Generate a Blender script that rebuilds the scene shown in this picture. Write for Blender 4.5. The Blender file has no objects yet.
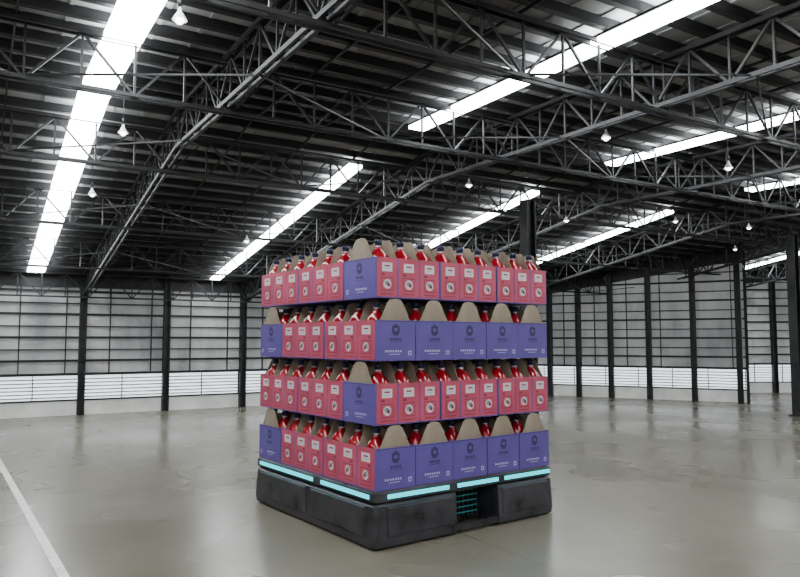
import bpy, math, random
from mathutils import Vector, Matrix
random.seed(4)
scene=bpy.context.scene
ANG=math.radians(31.26)
CU=(-math.sin(ANG),math.cos(ANG)); CV=(math.cos(ANG),math.sin(ANG))
def B(x,y,z=0): return Vector((x*CV[0]+y*CU[0], x*CV[1]+y*CU[1], z))
def toB(p): return (p[0]*CV[0]+p[1]*CV[1], p[0]*CU[0]+p[1]*CU[1])
RIDGE=10.4
def roofz(yb):
    return 5.58-0.1660*(yb-RIDGE) if yb>RIDGE else 5.58-0.012*(RIDGE-yb)

# ---------------- materials
def mat(name,col,rough=.5,metal=0,emit=None,es=0,spec=.5):
    m=bpy.data.materials.new(name); m.use_nodes=True
    b=m.node_tree.nodes['Principled BSDF']
    b.inputs['Base Color'].default_value=(*col,1); b.inputs['Roughness'].default_value=rough
    b.inputs['Metallic'].default_value=metal; b.inputs['Specular IOR Level'].default_value=spec
    if emit: b.inputs['Emission Color'].default_value=(*emit,1); b.inputs['Emission Strength'].default_value=es
    return m
def noisy(m,c1,c2,scale=3,detail=6,stretch=(1,1,1),lo=.35,hi=.65,rough=None,bump=0):
    nt=m.node_tree; n=nt.nodes; l=nt.links; b=n['Principled BSDF']
    tc=n.new('ShaderNodeTexCoord'); mp=n.new('ShaderNodeMapping'); mp.inputs['Scale'].default_value=stretch
    l.new(tc.outputs['Object'],mp.inputs['Vector'])
    t=n.new('ShaderNodeTexNoise'); t.inputs['Scale'].default_value=scale; t.inputs['Detail'].default_value=detail
    l.new(mp.outputs[0],t.inputs['Vector'])
    r=n.new('ShaderNodeValToRGB'); r.color_ramp.elements[0].position=lo; r.color_ramp.elements[1].position=hi
    r.color_ramp.elements[0].color=(*c1,1); r.color_ramp.elements[1].color=(*c2,1)
    l.new(t.outputs['Fac'],r.inputs['Fac']); l.new(r.outputs['Color'],b.inputs['Base Color'])
    if rough:
        mr=n.new('ShaderNodeMapRange'); mr.inputs['From Min'].default_value=.3; mr.inputs['From Max'].default_value=.7
        mr.inputs['To Min'].default_value=rough[0]; mr.inputs['To Max'].default_value=rough[1]
        l.new(t.outputs['Fac'],mr.inputs['Value']); l.new(mr.outputs[0],b.inputs['Roughness'])
    return m
M_steel=noisy(mat('dark_steel',(.02,.02,.022),.5,.2),(.006,.006,.007),(.018,.018,.02),4)
M_truss=noisy(mat('truss_steel',(.04,.04,.045),.5,.2),(.007,.007,.008),(.020,.020,.022),3)
M_purlin=mat('purlin_steel',(.008,.008,.009),.6,.1)
M_roof=noisy(mat('roof_sheet',(.2,.2,.2),.6,.0),(.16,.165,.165),(.36,.36,.36),.6,3)
M_strip=mat('strip_light',(1,1,1),.5,0,(.93,.98,1.0),30)
M_panel=noisy(mat('wall_sheet',(.5,.5,.5),.6,0,(.83,.87,.88),.085),(.20,.205,.21),(.56,.56,.55),.9,6,(1,1,.4))  # weak emission in the sheet stands in for daylight from behind
M_lou=mat('louvre_daylight',(.8,.8,.8),.5,0,(.88,.95,1),1.9)
M_slat=mat('louvre_slat',(.36,.38,.42),.5)
M_low=noisy(mat('plinth_wall',(.5,.5,.48),.7,0,(.9,.94,.9),.22),(.40,.40,.38),(.66,.66,.63),1.5)  # emission added to brighten the plinth, which is no light source
M_white=mat('white_enamel',(.6,.6,.6),.4)
M_bulb=mat('lamp_glow',(1,1,1),.4,0,(1,.97,.9),12)
M_line=noisy(mat('floor_paint',(.7,.7,.66),.5),(.62,.62,.58),(.85,.85,.8),9)

def floor_material():
    m=mat('polished_concrete',(.2,.19,.17),.3); nt=m.node_tree; n=nt.nodes; l=nt.links; b=n['Principled BSDF']
    tc=n.new('ShaderNodeTexCoord')
    def noise(s,d,ro=.55,dist=0):
        t=n.new('ShaderNodeTexNoise'); t.inputs['Scale'].default_value=s; t.inputs['Detail'].default_value=d
        t.inputs['Roughness'].default_value=ro; t.inputs['Distortion'].default_value=dist
        l.new(tc.outputs['Object'],t.inputs['Vector']); return t
    a=noise(.3,4,.5,0); r=n.new('ShaderNodeValToRGB')
    r.color_ramp.elements[0].position=.28; r.color_ramp.elements[0].color=(.140,.125,.096,1)
    r.color_ramp.elements[1].position=.72; r.color_ramp.elements[1].color=(.235,.215,.172,1)
    l.new(a.outputs['Fac'],r.inputs['Fac'])
    c=noise(1.3,3,.5,0); r2=n.new('ShaderNodeValToRGB')
    r2.color_ramp.elements[0].position=.25; r2.color_ramp.elements[0].color=(.84,.83,.81,1)
    r2.color_ramp.elements[1].position=.75; r2.color_ramp.elements[1].color=(1,1,1,1)
    l.new(c.outputs['Fac'],r2.inputs['Fac'])
    mx=n.new('ShaderNodeMix'); mx.data_type='RGBA'; mx.blend_type='MULTIPLY'; mx.inputs['Factor'].default_value=1
    l.new(r.outputs['Color'],mx.inputs[6]); l.new(r2.outputs['Color'],mx.inputs[7])
    br=n.new('ShaderNodeTexBrick'); br.offset=0; br.inputs['Scale'].default_value=1; br.inputs['Brick Width'].default_value=4.4
    br.inputs['Row Height'].default_value=4.4; br.inputs['Mortar Size'].default_value=.006
    br.inputs['Color1'].default_value=(1,1,1,1); br.inputs['Color2'].default_value=(.95,.95,.94,1); br.inputs['Mortar'].default_value=(.7,.69,.66,1)
    l.new(tc.outputs['Object'],br.inputs['Vector'])
    mx2=n.new('ShaderNodeMix'); mx2.data_type='RGBA'; mx2.blend_type='MULTIPLY'; mx2.inputs['Factor'].default_value=1
    l.new(mx.outputs[2],mx2.inputs[6]); l.new(br.outputs['Color'],mx2.inputs[7])
    l.new(mx2.outputs[2],b.inputs['Base Color'])
    mr=n.new('ShaderNodeMapRange'); mr.inputs['From Min'].default_value=.25; mr.inputs['From Max'].default_value=.75
    mr.inputs['To Min'].default_value=.20; mr.inputs['To Max'].default_value=.34
    d=noise(.5,2,.4,0); l.new(d.outputs['Fac'],mr.inputs['Value']); l.new(mr.outputs[0],b.inputs['Roughness'])
    return m
M_floor=floor_material()

# ---------------- mesh helper
class MB:
    def __init__(s): s.v=[];s.f=[];s.mi=[];s.mats=[];s.sm=[]
    def m(s,mt):
        if mt not in s.mats: s.mats.append(mt)
        return s.mats.index(mt)
    def poly(s,pts,mt,smooth=False):
        i=len(s.v); s.v+= [tuple(p) for p in pts]; s.f.append(tuple(range(i,i+len(pts)))); s.mi.append(s.m(mt)); s.sm.append(smooth)
    def hexa(s,p,mt):
        i=len(s.v); s.v+=[tuple(q) for q in p]; k=s.m(mt)
        for f in ((0,3,2,1),(4,5,6,7),(0,1,5,4),(1,2,6,5),(2,3,7,6),(3,0,4,7)):
            s.f.append(tuple(i+j for j in f)); s.mi.append(k); s.sm.append(False)
    def box(s,a,b,mt):
        x0,y0,z0=a;x1,y1,z1=b
        s.hexa([(x0,y0,z0),(x1,y0,z0),(x1,y1,z0),(x0,y1,z0),(x0,y0,z1),(x1,y0,z1),(x1,y1,z1),(x0,y1,z1)],mt)
    def beam(s,p,q,w,h,mt):
        p=Vector(p);q=Vector(q);d=(q-p).normalized()
        up=Vector((0,0,1)) if abs(d.z)<.95 else Vector((0,1,0))
        r=d.cross(up).normalized(); u=r.cross(d).normalized()
        r*=w/2;u*=h/2
        s.hexa([p-r-u,p+r-u,p+r+u,p-r+u,q-r-u,q+r-u,q+r+u,q-r+u],mt)
    def rev(s,prof,mts,c=(0,0,0),seg=16,cap=True):
        cx,cy,cz=c; i=len(s.v)
        for r,z in prof:
            for k in range(seg):
                a=2*math.pi*k/seg; s.v.append((cx+r*math.cos(a),cy+r*math.sin(a),cz+z))
        for j in range(len(prof)-1):
            for k in range(seg):
                k2=(k+1)%seg
                s.f.append((i+j*seg+k,i+j*seg+k2,i+(j+1)*seg+k2,i+(j+1)*seg+k)); s.mi.append(s.m(mts[j])); s.sm.append(True)
        if cap:
            s.f.append(tuple(i+k for k in range(seg))[::-1]); s.mi.append(s.m(mts[0])); s.sm.append(False)
            o=i+(len(prof)-1)*seg
            s.f.append(tuple(o+k for k in range(seg))); s.mi.append(s.m(mts[-1])); s.sm.append(False)
    def mesh(s,name):
        me=bpy.data.meshes.new(name); me.from_pydata(s.v,[],s.f)
        for mt in s.mats: me.materials.append(mt)
        me.polygons.foreach_set('material_index',s.mi); me.polygons.foreach_set('use_smooth',s.sm); me.update(); return me
    def obj(s,name,rot=0,parent=None,loc=(0,0,0)):
        o=bpy.data.objects.new(name,s.mesh(name)); scene.collection.objects.link(o)
        o.rotation_euler[2]=rot; o.location=loc
        if parent: o.parent=parent
        return o
def empty(name,loc=(0,0,0),rot=0):
    o=bpy.data.objects.new(name,None); scene.collection.objects.link(o); o.location=loc; o.rotation_euler[2]=rot; o.empty_display_size=.2; return o

XMIN,XMAX,YMIN,YMAX=-8,36,-8,20.67
# ---------------- floor
g=MB(); g.box((XMIN,YMIN,-.2),(XMAX,YMAX+.2,0),M_floor); g.obj('floor',ANG)
g=MB()
pa=Vector((-7.30,12.75,0)); pb=Vector((-2.80,6.02,0)); d=(pb-pa).normalized()
g.beam(pa-d*5+Vector((0,0,.002)),pb+d*5+Vector((0,0,.002)),.085,.003,M_line); g.obj('floor_marking_line')

# ---------------- ceiling
g=MB()
for ya,yb in ((YMIN,RIDGE),(RIDGE,YMAX+.2)):
    za,zb=roofz(ya),roofz(yb)
    g.hexa([(XMIN,ya,za),(XMAX,ya,za),(XMAX,yb,zb),(XMIN,yb,zb),(XMIN,ya,za+.05),(XMAX,ya,za+.05),(XMAX,yb,zb+.05),(XMIN,yb,zb+.05)],M_roof)
x=XMIN+.2
while x<XMAX:
    for ya,yb in ((YMIN,RIDGE),(RIDGE,YMAX)):
        g.beam((x,ya,roofz(ya)-.008),(x,yb,roofz(yb)-.008),.04,.016,M_roof)
    x+=.45
g.obj('ceiling',ANG)
g=MB(); y=YMIN+.3
while y<YMAX:
    z=roofz(y)
    g.box((XMIN,y-.025,z-.11),(XMAX,y+.01,z-.01),M_purlin)
    g.box((XMIN,y-.025,z-.12),(XMAX,y+.06,z-.105),M_purlin)
    y+=.46
g.obj('roof_purlins',ANG)
g=MB()
TX=[-6.4,-1.95,2.5,6.95,11.4,15.85,20.3,24.75,29.2,33.6]
for x in TX:
    for ya,yb in ((YMIN,RIDGE),(RIDGE,YMAX)):
        for off in (-.16,-.72):
            for dx in (-.05,.05):
                g.beam((x+dx,ya,roofz(ya)+off),(x+dx,yb,roofz(yb)+off),.03,.05,M_truss)
    y=YMIN; i=0
    while y<YMAX-.5:
        y2=y+.5
        g.beam((x,y,roofz(y)-.16),(x,y,roofz(y)-.72),.025,.025,M_truss)
        if i%2==0: g.beam((x,y,roofz(y)-.16),(x,y2,roofz(y2)-.72),.028,.028,M_truss)
        else: g.beam((x,y,roofz(y)-.72),(x,y2,roofz(y2)-.16),.028,.028,M_truss)
        y=y2; i+=1
g.obj('roof_truss_long',ANG)
g=MB()
for y in (-4.6,-1.0,2.6,5.4,8.2,11.2,14.2,17.3,20.3):
    z=roofz(y); zt=z-.18; zb=z-.80
    for dy in (-.05,.05):
        g.beam((XMIN,y+dy,zt),(XMAX,y+dy,zt),.03,.045,M_truss)
        g.beam((XMIN,y+dy,zb),(XMAX,y+dy,zb),.03,.04,M_truss)
    x=XMIN; i=0
    while x<XMAX-.5:
        x2=x+.556
        g.beam((x,y,zt),(x,y,zb),.025,.025,M_truss)
        if i%2==0: g.beam((x,y,zt),(x2,y,zb),.028,.028,M_truss)
        else: g.beam((x,y,zb),(x2,y,zt),.028,.028,M_truss)
        x=x2; i+=1
for x in TX:
    for dx in (1.1,2.2,3.3):
        for ya,yb in ((YMIN,RIDGE),(RIDGE,YMAX)):
            g.beam((x+dx,ya,roofz(ya)-.14),(x+dx,yb,roofz(yb)-.14),.02,.03,M_truss)
    for y in (2.6,5.4,8.2,11.2,14.2,17.3):
        g.beam((x,y-1.2,roofz(y-1.2)-.72),(x+2.2,y,roofz(y)-.78),.02,.02,M_truss)
        g.beam((x+4.45,y-1.2,roofz(y-1.2)-.72),(x+2.2,y,roofz(y)-.78),.02,.02,M_truss)
g.obj('roof_truss_cross',ANG)

# ---------------- strip lights
fixt=empty('ceiling_lights')
g=MB()
def strip(x,ya,yb,w=.28,dz=.20):  # width enlarged a little to imitate glow around the strips
    pts=[ya]+([RIDGE] if ya<RIDGE<yb else [])+[yb]
    for a,b in zip(pts[:-1],pts[1:]):
        za,zb=roofz(a)-dz,roofz(b)-dz
        g.hexa([(x-w/2,a,za),(x+w/2,a,za),(x+w/2,b,zb),(x-w/2,b,zb),
                (x-w/2,a,za+.05),(x+w/2,a,za+.05),(x+w/2,b,zb+.05),(x-w/2,b,zb+.05)],M_strip)
for x,e in ((-3.0,0),(1.30,20.3),(5.95,20.2),(10.4,20.2),(14.9,16.8),(23.9,15.4)):
    if x<0: strip(x,-6,9.3)  # out-of-view strip added to light the left side of the load
    elif x<2: strip(x,-6,e,.40)
    else: strip(x,-6,9.3); strip(x,11.4,e)
strip(28.4,-6,9.3)
g.obj('strip_lights',ANG,fixt)

# ---------------- walls
def wall(name,p0,p1,inn,cols):
    g=MB(); p0=Vector((*p0,0));p1=Vector((*p1,0)); L=(p1-p0).length; d=(p1-p0)/L; n=Vector((*inn,0)).normalized()
    n=(n-d*n.dot(d)).normalized(); up=Vector((0,0,1))
    def top(s):
        p=p0+d*s; return roofz(toB(p)[1])
    def P(s,o,z): return p0+d*s+n*o+up*z
    def bx(s0,s1,o0,o1,z0,z1,mt,z1b=None):
        z1b=z1 if z1b is None else z1b
        g.hexa([P(s0,o0,z0),P(s1,o0,z0),P(s1,o1,z0),P(s0,o1,z0),P(s0,o0,z1),P(s1,o0,z1b),P(s1,o1,z1b),P(s0,o1,z1)],mt)
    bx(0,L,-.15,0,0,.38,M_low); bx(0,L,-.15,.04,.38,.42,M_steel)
    bx(0,L,-.15,-.08,.42,1.05,M_lou)
    z=.46
    while z<1.03: bx(0,L,-.07,-.04,z,z+.035,M_slat); z+=.095
    bx(0,L,-.15,.03,1.05,1.12,M_steel)
    N=max(1,int(L/1.0))
    for i in range(N):
        a=L*i/N;b=L*(i+1)/N
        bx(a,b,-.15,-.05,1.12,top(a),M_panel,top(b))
    s=.1
    while s<L:
        bx(s,s+.03,-.05,-.035,1.13,top(s)-.05,M_panel); s+=.22
    z=1.42; k=0
    while z<5:
        ss=[L*i/40 for i in range(41)]
        ok=[q for q in ss if top(q)>z+.15]
        if ok:
            w=.06 if k%2==0 else .03
            bx(min(ok),max(ok),-.05,.02,z,z+w,M_steel)
        z+=.31; k+=1
    for s in cols:
        t=top(s)
        for ds in (-.07,.07): bx(s+ds-.02,s+ds+.02,0,.16,0,t-.1,M_steel)
        bx(s-.07,s+.07,.06,.10,0,t-.1,M_steel)
    s=.55
    while s<L: bx(s-.012,s+.012,-.03,.0,.42,1.05,M_steel); s+=1.1
    s=1.3
    while s<L: bx(s-.014,s+.014,-.04,.01,1.12,top(s)-.1,M_steel); s+=1.1
    for i in range(N):
        a=L*i/N;b=L*(i+1)/N
        g.hexa([P(a,-.04,top(a)-.46),P(b,-.04,top(b)-.46),P(b,.05,top(b)-.46),P(a,.05,top(a)-.46),P(a,-.04,top(a)-.02),P(b,-.04,top(b)-.02),P(b,.05,top(b)-.02),P(a,.05,top(a)-.02)],M_steel)
    g.obj(name)
c=lambda x,y:(B(x,y).x,B(x,y).y)
wall('wall_north',c(XMIN,YMAX),c(17.0,YMAX),(-CU[0],-CU[1]),[x-XMIN for x in (-6.4,-4.2,-1.95,.27,2.5,4.7,6.95,9.2,11.4,13.6,15.85)])
P0=c(17.0,YMAX);P1=(11.1,22.6);P2=(11.9,26.8);P3=(24.5,27.5)
wall('wall_northeast',P0,P1,(-.47,-.88),[.9,1.9,2.94,4.06,5.33,6.74,8.1])
wall('wall_return',P1,P2,(1,-.2),[.3,4.0])
wall('wall_east_bay',P2,P3,(0,-1),[1.2,2.4,3.6,6,8,10,12])
wall('wall_east',P3,c(XMAX,YMIN),(-CV[0],-CV[1]),[2,5,8,11,14,17])
wall('wall_south',c(XMIN,YMIN),c(XMAX,YMIN),CU,[4*i+1 for i in range(11)])
wall('wall_west',c(XMIN,YMIN),c(XMIN,YMAX),CV,[3*i+1 for i in range(9)])

def column(x,y):
    g=MB(); z=roofz(y)-.74
    for dx in (-.1,.1):
        g.box((x+dx-.02,y-.11,0.02),(x+dx+.02,y+.11,z),M_steel)
    g.box((x-.1,y-.02,.02),(x+.1,y+.02,z),M_steel)
    g.box((x-.18,y-.18,0),(x+.18,y+.18,.03),M_steel)
    g.obj('steel_column',ANG)
column(9.45,10.6); column(18.7,10.5)

# ---------------- high bay lamps
g=MB()
g.rev([(.03,.20),(.045,.12),(.07,.09),(.15,-.02),(.155,-.03)],[M_white]*5,seg=14,cap=False)
g.rev([(.06,.02),(.09,-.01),(.09,-.05),(.05,-.09)],[M_bulb]*4,seg=10)
g.rev([(.045,.2),(.045,.34)],[M_steel]*2,seg=8)
g.beam((0,0,.34),(0,0,1.2),.02,.02,M_steel)
lm=g.mesh('high_bay_lamp')
for X,Z,dz in ((-1.93,5.94,.72),(-3.63,9.0,.85),(-4.9,11.0,1.0),(2.73,9.1,.85),(1.19,11.9,.9),(5.1,10.7,.86),(6.2,15.6,.9),(8.3,16.5,.9),(3.6,15.,.9),(-3.2,14.5,.9),(9.4,19.5,.8)):
    b=toB((X,Z)); zz=roofz(b[1])-dz
    o=bpy.data.objects.new('high_bay_lamp',lm); scene.collection.objects.link(o); o.parent=fixt; o.location=(X,Z,zz); o.scale=(.42,.42,.52)

# ================= AGV robot =================
OA=math.radians(36.5); OL=(-.2365,6.79,0)
W,D=2.45,2.56
M_body=noisy(mat('agv_body',(.02,.02,.022),.38,0),(.010,.010,.012),(.044,.041,.050),5,8,rough=(.25,.5))
M_deck=mat('agv_deck',(.02,.02,.02),.5)
M_dark=mat('agv_recess',(.006,.006,.007),.5)
M_led=mat('cyan_led',(.02,.5,.55),.4,0,(.0,.70,.82),1.7)
M_cyanrefl=mat('cyan_reflection_glow',(.02,.2,.2),.4,0,(.02,.4,.42),.07)  # weak emission painted in as cyan reflection
M_rub=mat('rubber',(.01,.01,.01),.8)
agv=empty('automated_guided_vehicle',OL,OA)
def foot(inset,notch=None,ch=.05):
    a=inset; x0,y0,x1,y1=a,a,W-a,D-a
    pts=[(x0+ch,y0)]
    if notch: pts+=[(notch[0],y0),(notch[0],y0+notch[2]),(notch[1],y0+notch[2]),(notch[1],y0)]
    def cor(cx,cy,sx,sy,first):
        r=ch; ox,oy=cx-sx*r,cy-sy*r
        out=[]
        a0=math.atan2(0,sx) if first=='x' else math.atan2(sy,0)
        a1=math.atan2(sy,0) if first=='x' else math.atan2(0,sx)
        da=(a1-a0+math.pi)%(2*math.pi)-math.pi
        for k in range(5):
            t=a0+da*k/4; out.append((ox+r*math.cos(t),oy+r*math.sin(t)))
        return out
    pts+=cor(x1,y0,1,-1,'y'); pts+=cor(x1,y1,1,1,'x'); pts+=cor(x0,y1,-1,1,'y'); pts+=cor(x0,y0,-1,-1,'x')[:-1]
    return pts
def loft(g,secs,mt):
    n=len(secs[0][0]); i=len(g.v); k=g.m(mt)
    for pts,z in secs:
        for x,y in pts: g.v.append((x,y,z))
    for j in range(len(secs)-1):
        for a in range(n):
            b=(a+1)%n; g.f.append((i+j*n+a,i+j*n+b,i+(j+1)*n+b,i+(j+1)*n+a)); g.mi.append(k); g.sm.append(False)
    g.f.append(tuple(i+a for a in range(n))[::-1]); g.mi.append(k); g.sm.append(False)
    o=i+(len(secs)-1)*n; g.f.append(tuple(o+a for a in range(n))); g.mi.append(k); g.sm.append(False)
NT=(1.0,1.6,.35)
g=MB()
loft(g,[(foot(.0,NT),.012),(foot(-.025,NT),.03),(foot(-.035,NT),.10),(foot(-.02,NT),.41),(foot(.0,NT),.43)],M_body)
loft(g,[(foot(.02),.43),(foot(.02),.445)],M_dark)
loft(g,[(foot(-.01),.445),(foot(-.02),.455),(foot(-.02),.535),(foot(.01),.553)],M_body)
g.obj('chassis',parent=agv)
g=MB()
def plate_front(x0,x1,z0,z1,t=.05):
    c=.03
    g.hexa([(x0+c,-t,z0+c),(x1-c,-t,z0+c),(x1-c,-t,z1-c),(x0+c,-t,z1-c),(x0,.01,z0),(x1,.01,z0),(x1,.01,z1),(x0,.01,z1)],M_body)
def plate_left(y0,y1,z0,z1,t=.05):
    c=.03
    g.hexa([(-t,y0+c,z0+c),(-t,y0+c,z1-c),(-t,y1-c,z1-c),(-t,y1-c,z0+c),(.01,y0,z0),(.01,y0,z1),(.01,y1,z1),(.01,y1,z0)],M_body)
plate_front(.10,.97,.10,.42); plate_front(1.63,2.38,.10,.42)
plate_left(.10,1.2,.10,.42); plate_left(1.26,2.46,.10,.42)
g.box((1.0,-.02,.04),(1.6,.02,.10),M_body)
g.obj('side_plates',parent=agv)
g=MB()
for x0,x1 in ((.13,.90),(1.02,1.6),(1.7,2.42)):
    g.box((x0,-.032,.477),(x1,-.015,.517),M_led)
for y0,y1 in ((.07,.98),(1.16,2.46)):
    g.box((-.032,y0,.477),(-.015,y1,.517),M_led)
for x0,x1 in ((.13,1.1),(1.3,2.3)): g.box((x0,D+.015,.477),(x1,D+.032,.517),M_led)
for y0,y1 in ((.13,1.1),(1.3,2.4)): g.box((W+.015,y0,.477),(W+.032,y1,.517),M_led)
for z in (.12,.18,.24,.30,.36): g.box((1.05,.255,z),(1.55,.265,z+.012),M_cyanrefl)  # faint glowing bars imitate cyan reflections inside the recess
g.obj('led_strips',parent=agv)
g=MB()
for i in range(9):
    x=1.03+i*.064; g.box((x,.27,.08),(x+.02,.345,.42),M_deck)
g.obj('recess_grille',parent=agv)
g=MB()
for x in (.45,W-.45):
    for y in (.45,D-.45):
        i0=len(g.v); g.rev([(.0601,-.04),(.0605,-.03),(.0605,.03),(.06,.04)],[M_rub]*4,seg=16)
        for j in range(i0,len(g.v)):
            a,b,cc=g.v[j]; g.v[j]=(x+cc,y+b,.0605+a)
g.obj('wheels',parent=agv)

# ================= cartons =================
M_blue=noisy(mat('carton_indigo',(.10,.085,.36),.5),(.076,.050,.225),(.106,.074,.29),2,4)
M_blue2=mat('carton_print_dark',(.024,.016,.08),.5)
M_lil=mat('carton_print_pale',(.42,.37,.60),.5)
M_red=noisy(mat('carton_red',(.5,.075,.11),.5),(.37,.044,.085),(.48,.068,.115),3,4)
M_redd=mat('carton_red_dark',(.20,.02,.05),.5)
M_wht=mat('label_white',(.60,.55,.58),.5)
M_grn=mat('print_green',(.20,.30,.22),.5)
M_kraft=noisy(mat('kraft_board',(.30,.25,.19),.8),(.215,.170,.125),(.30,.245,.18),4,4)
M_glass=mat('red_glass',(.28,.005,.012),.12,0,None,0,.7)
M_cap=mat('cap_navy',(.022,.024,.065),.35,.3)
M_neck=mat('neck_label',(.35,.30,.36),.4)
PITCH=.620; BH=.40
def sstep(a,b,x):
    t=min(1,max(0,(x-a)/(b-a))); return t*t*(3-2*t)
def carton(name,LX,LY,longx):
    g=MB(); e=.004; t=.008
    X0,X1,Y0,Y1=e,LX-e,e,LY-e
    g.box((X0,Y0,0),(X1,Y1,.01),M_blue)
    for a,b in (((X0,Y0),(X1,Y0+t)),((X0,Y1-t),(X1,Y1)),((X0,Y0+t),(X0+t,Y1-t)),((X1-t,Y0+t),(X1,Y1-t))):
        g.box((a[0],a[1],.01),(b[0],b[1],BH),M_blue)
    L=LX if longx else LY; S=LY if longx else LX
    def T(u,v,z): return (u,v,z) if longx else (v,u,z)
    def rect(side,kind,u0,u1,z0,z1,off,mt):
        if kind=='L':
            v=(e-off) if side==0 else (S-e+off); vi=(e+.001) if side==0 else (S-e-.001)
            a=T(u0,min(v,vi),z0); b=T(u1,max(v,vi),z1)
        else:
            v=(e-off) if side==0 else (L-e+off); vi=(e+.001) if side==0 else (L-e-.001)
            a=T(min(v,vi),u0,z0); b=T(max(v,vi),u1,z1)
        g.box(tuple(map(min,a,b)),tuple(map(max,a,b)),mt)
    def disc(side,u,z,r,off,mt):
        v=(e-off) if side==0 else (S-e+off)
        g.poly([T(u+r*math.cos(k*math.pi/6),v,z+r*math.sin(k*math.pi/6)) for k in range(12)],mt)
    for sd in (0,1):
        for i in range(3):
            p=L/3; u0=i*p+(.018 if i==0 else .009); u1=(i+1)*p-(.018 if i==2 else .009); w=u1-u0
            rect(sd,'L',u0,u1,.012,BH+.0,.0012,M_red)
            um=(u0+u1)/2
            rect(sd,'L',um-w*.25,um+w*.25,.262,.35,.0022,M_wht)
            rect(sd,'L',um-w*.13,um+w*.13,.31,.325,.003,M_redd)
            rect(sd,'L',um-w*.15,um+w*.15,.285,.292,.003,M_lil)
            rect(sd,'L',um-w*.30,um+w*.30,.070,.205,.0022,M_redd)
            rect(sd,'L',um-w*.265,um+w*.265,.080,.195,.003,M_red)
            disc(sd,um,.137,.048,.004,M_wht); disc(sd,um-.012,.145,.024,.005,M_grn); disc(sd,um+.014,.130,.020,.006,M_redd); disc(sd,um+.004,.152,.012,.007,M_blue)
            rect(sd,'L',um-w*.3,um+w*.3,.035,.045,.0022,M_redd)
            rect(sd,'L',um-w*.3,um-w*.12,.22,.245,.0022,M_redd)
        c=S/2
        rect(sd,'S',c-.045,c+.045,.27,.345,.0015,M_blue2)
        rect(sd,'S',c-.030,c+.030,.25,.27,.0015,M_blue2)
        rect(sd,'S',c-.020,c+.020,.345,.362,.0015,M_blue2)
        rect(sd,'S',c-.02,c+.02,.292,.325,.0025,M_blue)
        for q in range(4): rect(sd,'S',c-.065+q*.035,c-.042+q*.035,.20,.226,.0015,M_blue2)
        rect(sd,'S',c-.08,c+.08,.185,.190,.0015,M_blue2)
        for q in range(7): rect(sd,'S',c-.13+q*.03,c-.13+q*.03+.018,.085,.105,.0015,M_lil)
        rect(sd,'S',c-.08,c+.05,.062,.068,.0015,M_lil)
        rect(sd,'S',S-.09,S-.05,.055,.098,.0015,M_lil); rect(sd,'S',S-.08,S-.06,.064,.088,.0025,M_blue)
        rect(sd,'S',.012,S-.012,BH-.012,BH-.006,.0015,M_blue2)
    H=PITCH-.006; th=.004; N=8
    p=L/3
    prof=[]
    for i in range(3):
        for k in range(N):
            q=k/N; prof.append((i*p+q*p, H-.06*math.sin(math.pi*q) ))
    prof.append((L,H)); prof=[(min(max(u,.014),L-.014),z) for u,z in prof]
    def sheet(pts,vv,f):
        for s in (-1,1):
            g.poly([f(a,vv+s*th/2,z) for a,z in pts],M_kraft)
        (a,z),(b,y)=pts[1],pts[2]
        g.poly([f(a,vv-th/2,z),f(b,vv-th/2,y),f(b,vv+th/2,y),f(a,vv+th/2,z)],M_kraft)
    for (a,z),(b,y) in zip(prof[:-1],prof[1:]):
        if b-a>1e-4: sheet([(a,.012),(a,z),(b,y),(b,.012)],S/2,T)
    def cross(lo,hi,pw):
        cp=[]
        for k in range(25):
            q=k/24; v=.014+(S-.028)*q; a=abs(q-.5)*2
            z=H-(H-BH+.01)*sstep(lo,hi,a)**pw-.012*min(1,a/.30)**2
            cp.append((v,z))
        return cp
    T2=lambda a,u,z:T(u,a,z)
    for u,cp in ((.016,cross(.26,.94,1)),(p,cross(.45,1.05,1.2)),(2*p,cross(.45,1.05,1.2)),(L-.016,cross(.26,.94,1))):
        for (a,z),(b,y) in zip(cp[:-1],cp[1:]):
            sheet([(a,.012),(a,z),(b,y),(b,.012)],u,T2)
    R=min(p,S/2)*.44
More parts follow.
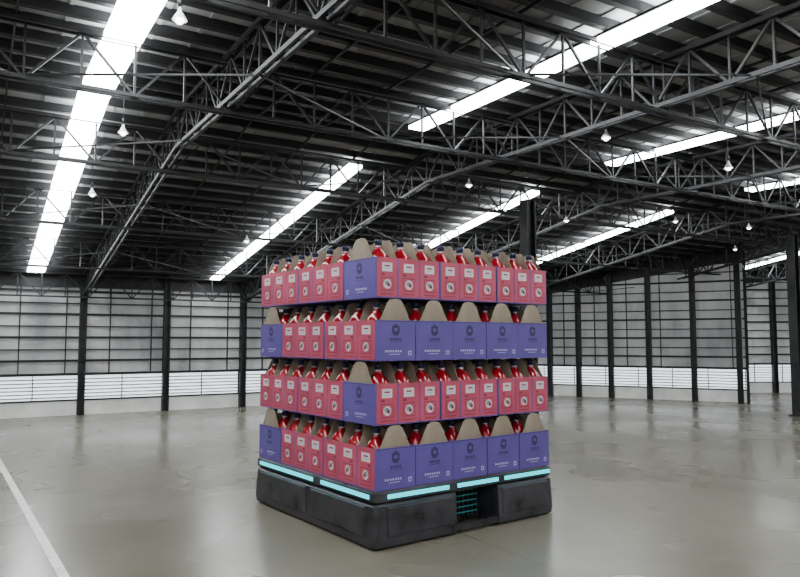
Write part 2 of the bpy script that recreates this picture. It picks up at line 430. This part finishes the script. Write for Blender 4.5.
    for i in range(3):
        for j in range(2):
            u=(i+.5)*p; v=S*(.26 if j==0 else .74)
            c=T(u,v,.012)
            g.rev([(R*.9,0),(R,.02),(R,.35),(R*.97,.38),(R*.84,.42),(R*.52,.460),(.040,.485),(.034,.505),(.034,.52),(.034,.537),(.039,.539),(.039,.573),(.034,.578)],
                  [M_glass]*7+[M_neck,M_cap,M_cap,M_cap,M_cap,M_cap],c=c,seg=16)
    return g.mesh(name)
SX=W/5; LYL=D*.385; SYS=D-2*LYL; LXL=W/3
cA=carton('bottle_carton_a',SX,LYL,False)
cB=carton('bottle_carton_b',LXL,SYS,True)
load=empty('bottle_carton_stack',(OL[0],OL[1],.555),OA)
def put(me,x,y,z,k):
    o=bpy.data.objects.new('carton_%d'%k,me); scene.collection.objects.link(o); o.parent=load
    o.location=(x+random.uniform(-.004,.004),y+random.uniform(-.004,.004),z)
k=0
for lay in range(4):
    z=lay*PITCH
    if lay%2==0:
        for r in range(2):
            for i in range(5): k+=1; put(cA,i*SX,r*LYL,z,k)
        for i in range(3): k+=1; put(cB,i*LXL,2*LYL,z,k)
    else:
        for i in range(3): k+=1; put(cB,i*LXL,0,z,k)
        for r in range(2):
            for i in range(5): k+=1; put(cA,i*SX,SYS+r*LYL,z,k)

# ---------------- lights
def area(name,loc,size,power,target,col=(1,1,1)):
    l=bpy.data.lights.new(name,'AREA'); l.shape='RECTANGLE'; l.size=size[0]; l.size_y=size[1]; l.energy=power; l.color=col
    o=bpy.data.objects.new(name,l); scene.collection.objects.link(o); o.location=loc
    o.rotation_euler=(Vector(target)-Vector(loc)).to_track_quat('-Z','Y').to_euler()
area('rear_fill_light',(-1.5,-3.5,4.3),(5,3),150,(.2,8,1.2),(1,.98,.95))  # unseen fill light added behind the camera to brighten the load
w=bpy.data.worlds.new('world'); scene.world=w; w.use_nodes=True
w.node_tree.nodes['Background'].inputs[0].default_value=(.6,.65,.7,1); w.node_tree.nodes['Background'].inputs[1].default_value=.3

cam=bpy.data.cameras.new('camera'); co=bpy.data.objects.new('camera',cam); scene.collection.objects.link(co)
co.location=(0,0,2.0); co.rotation_euler=(math.radians(90+4.21),0,0); cam.lens=31.5; cam.sensor_width=36; cam.clip_end=200
scene.camera=co
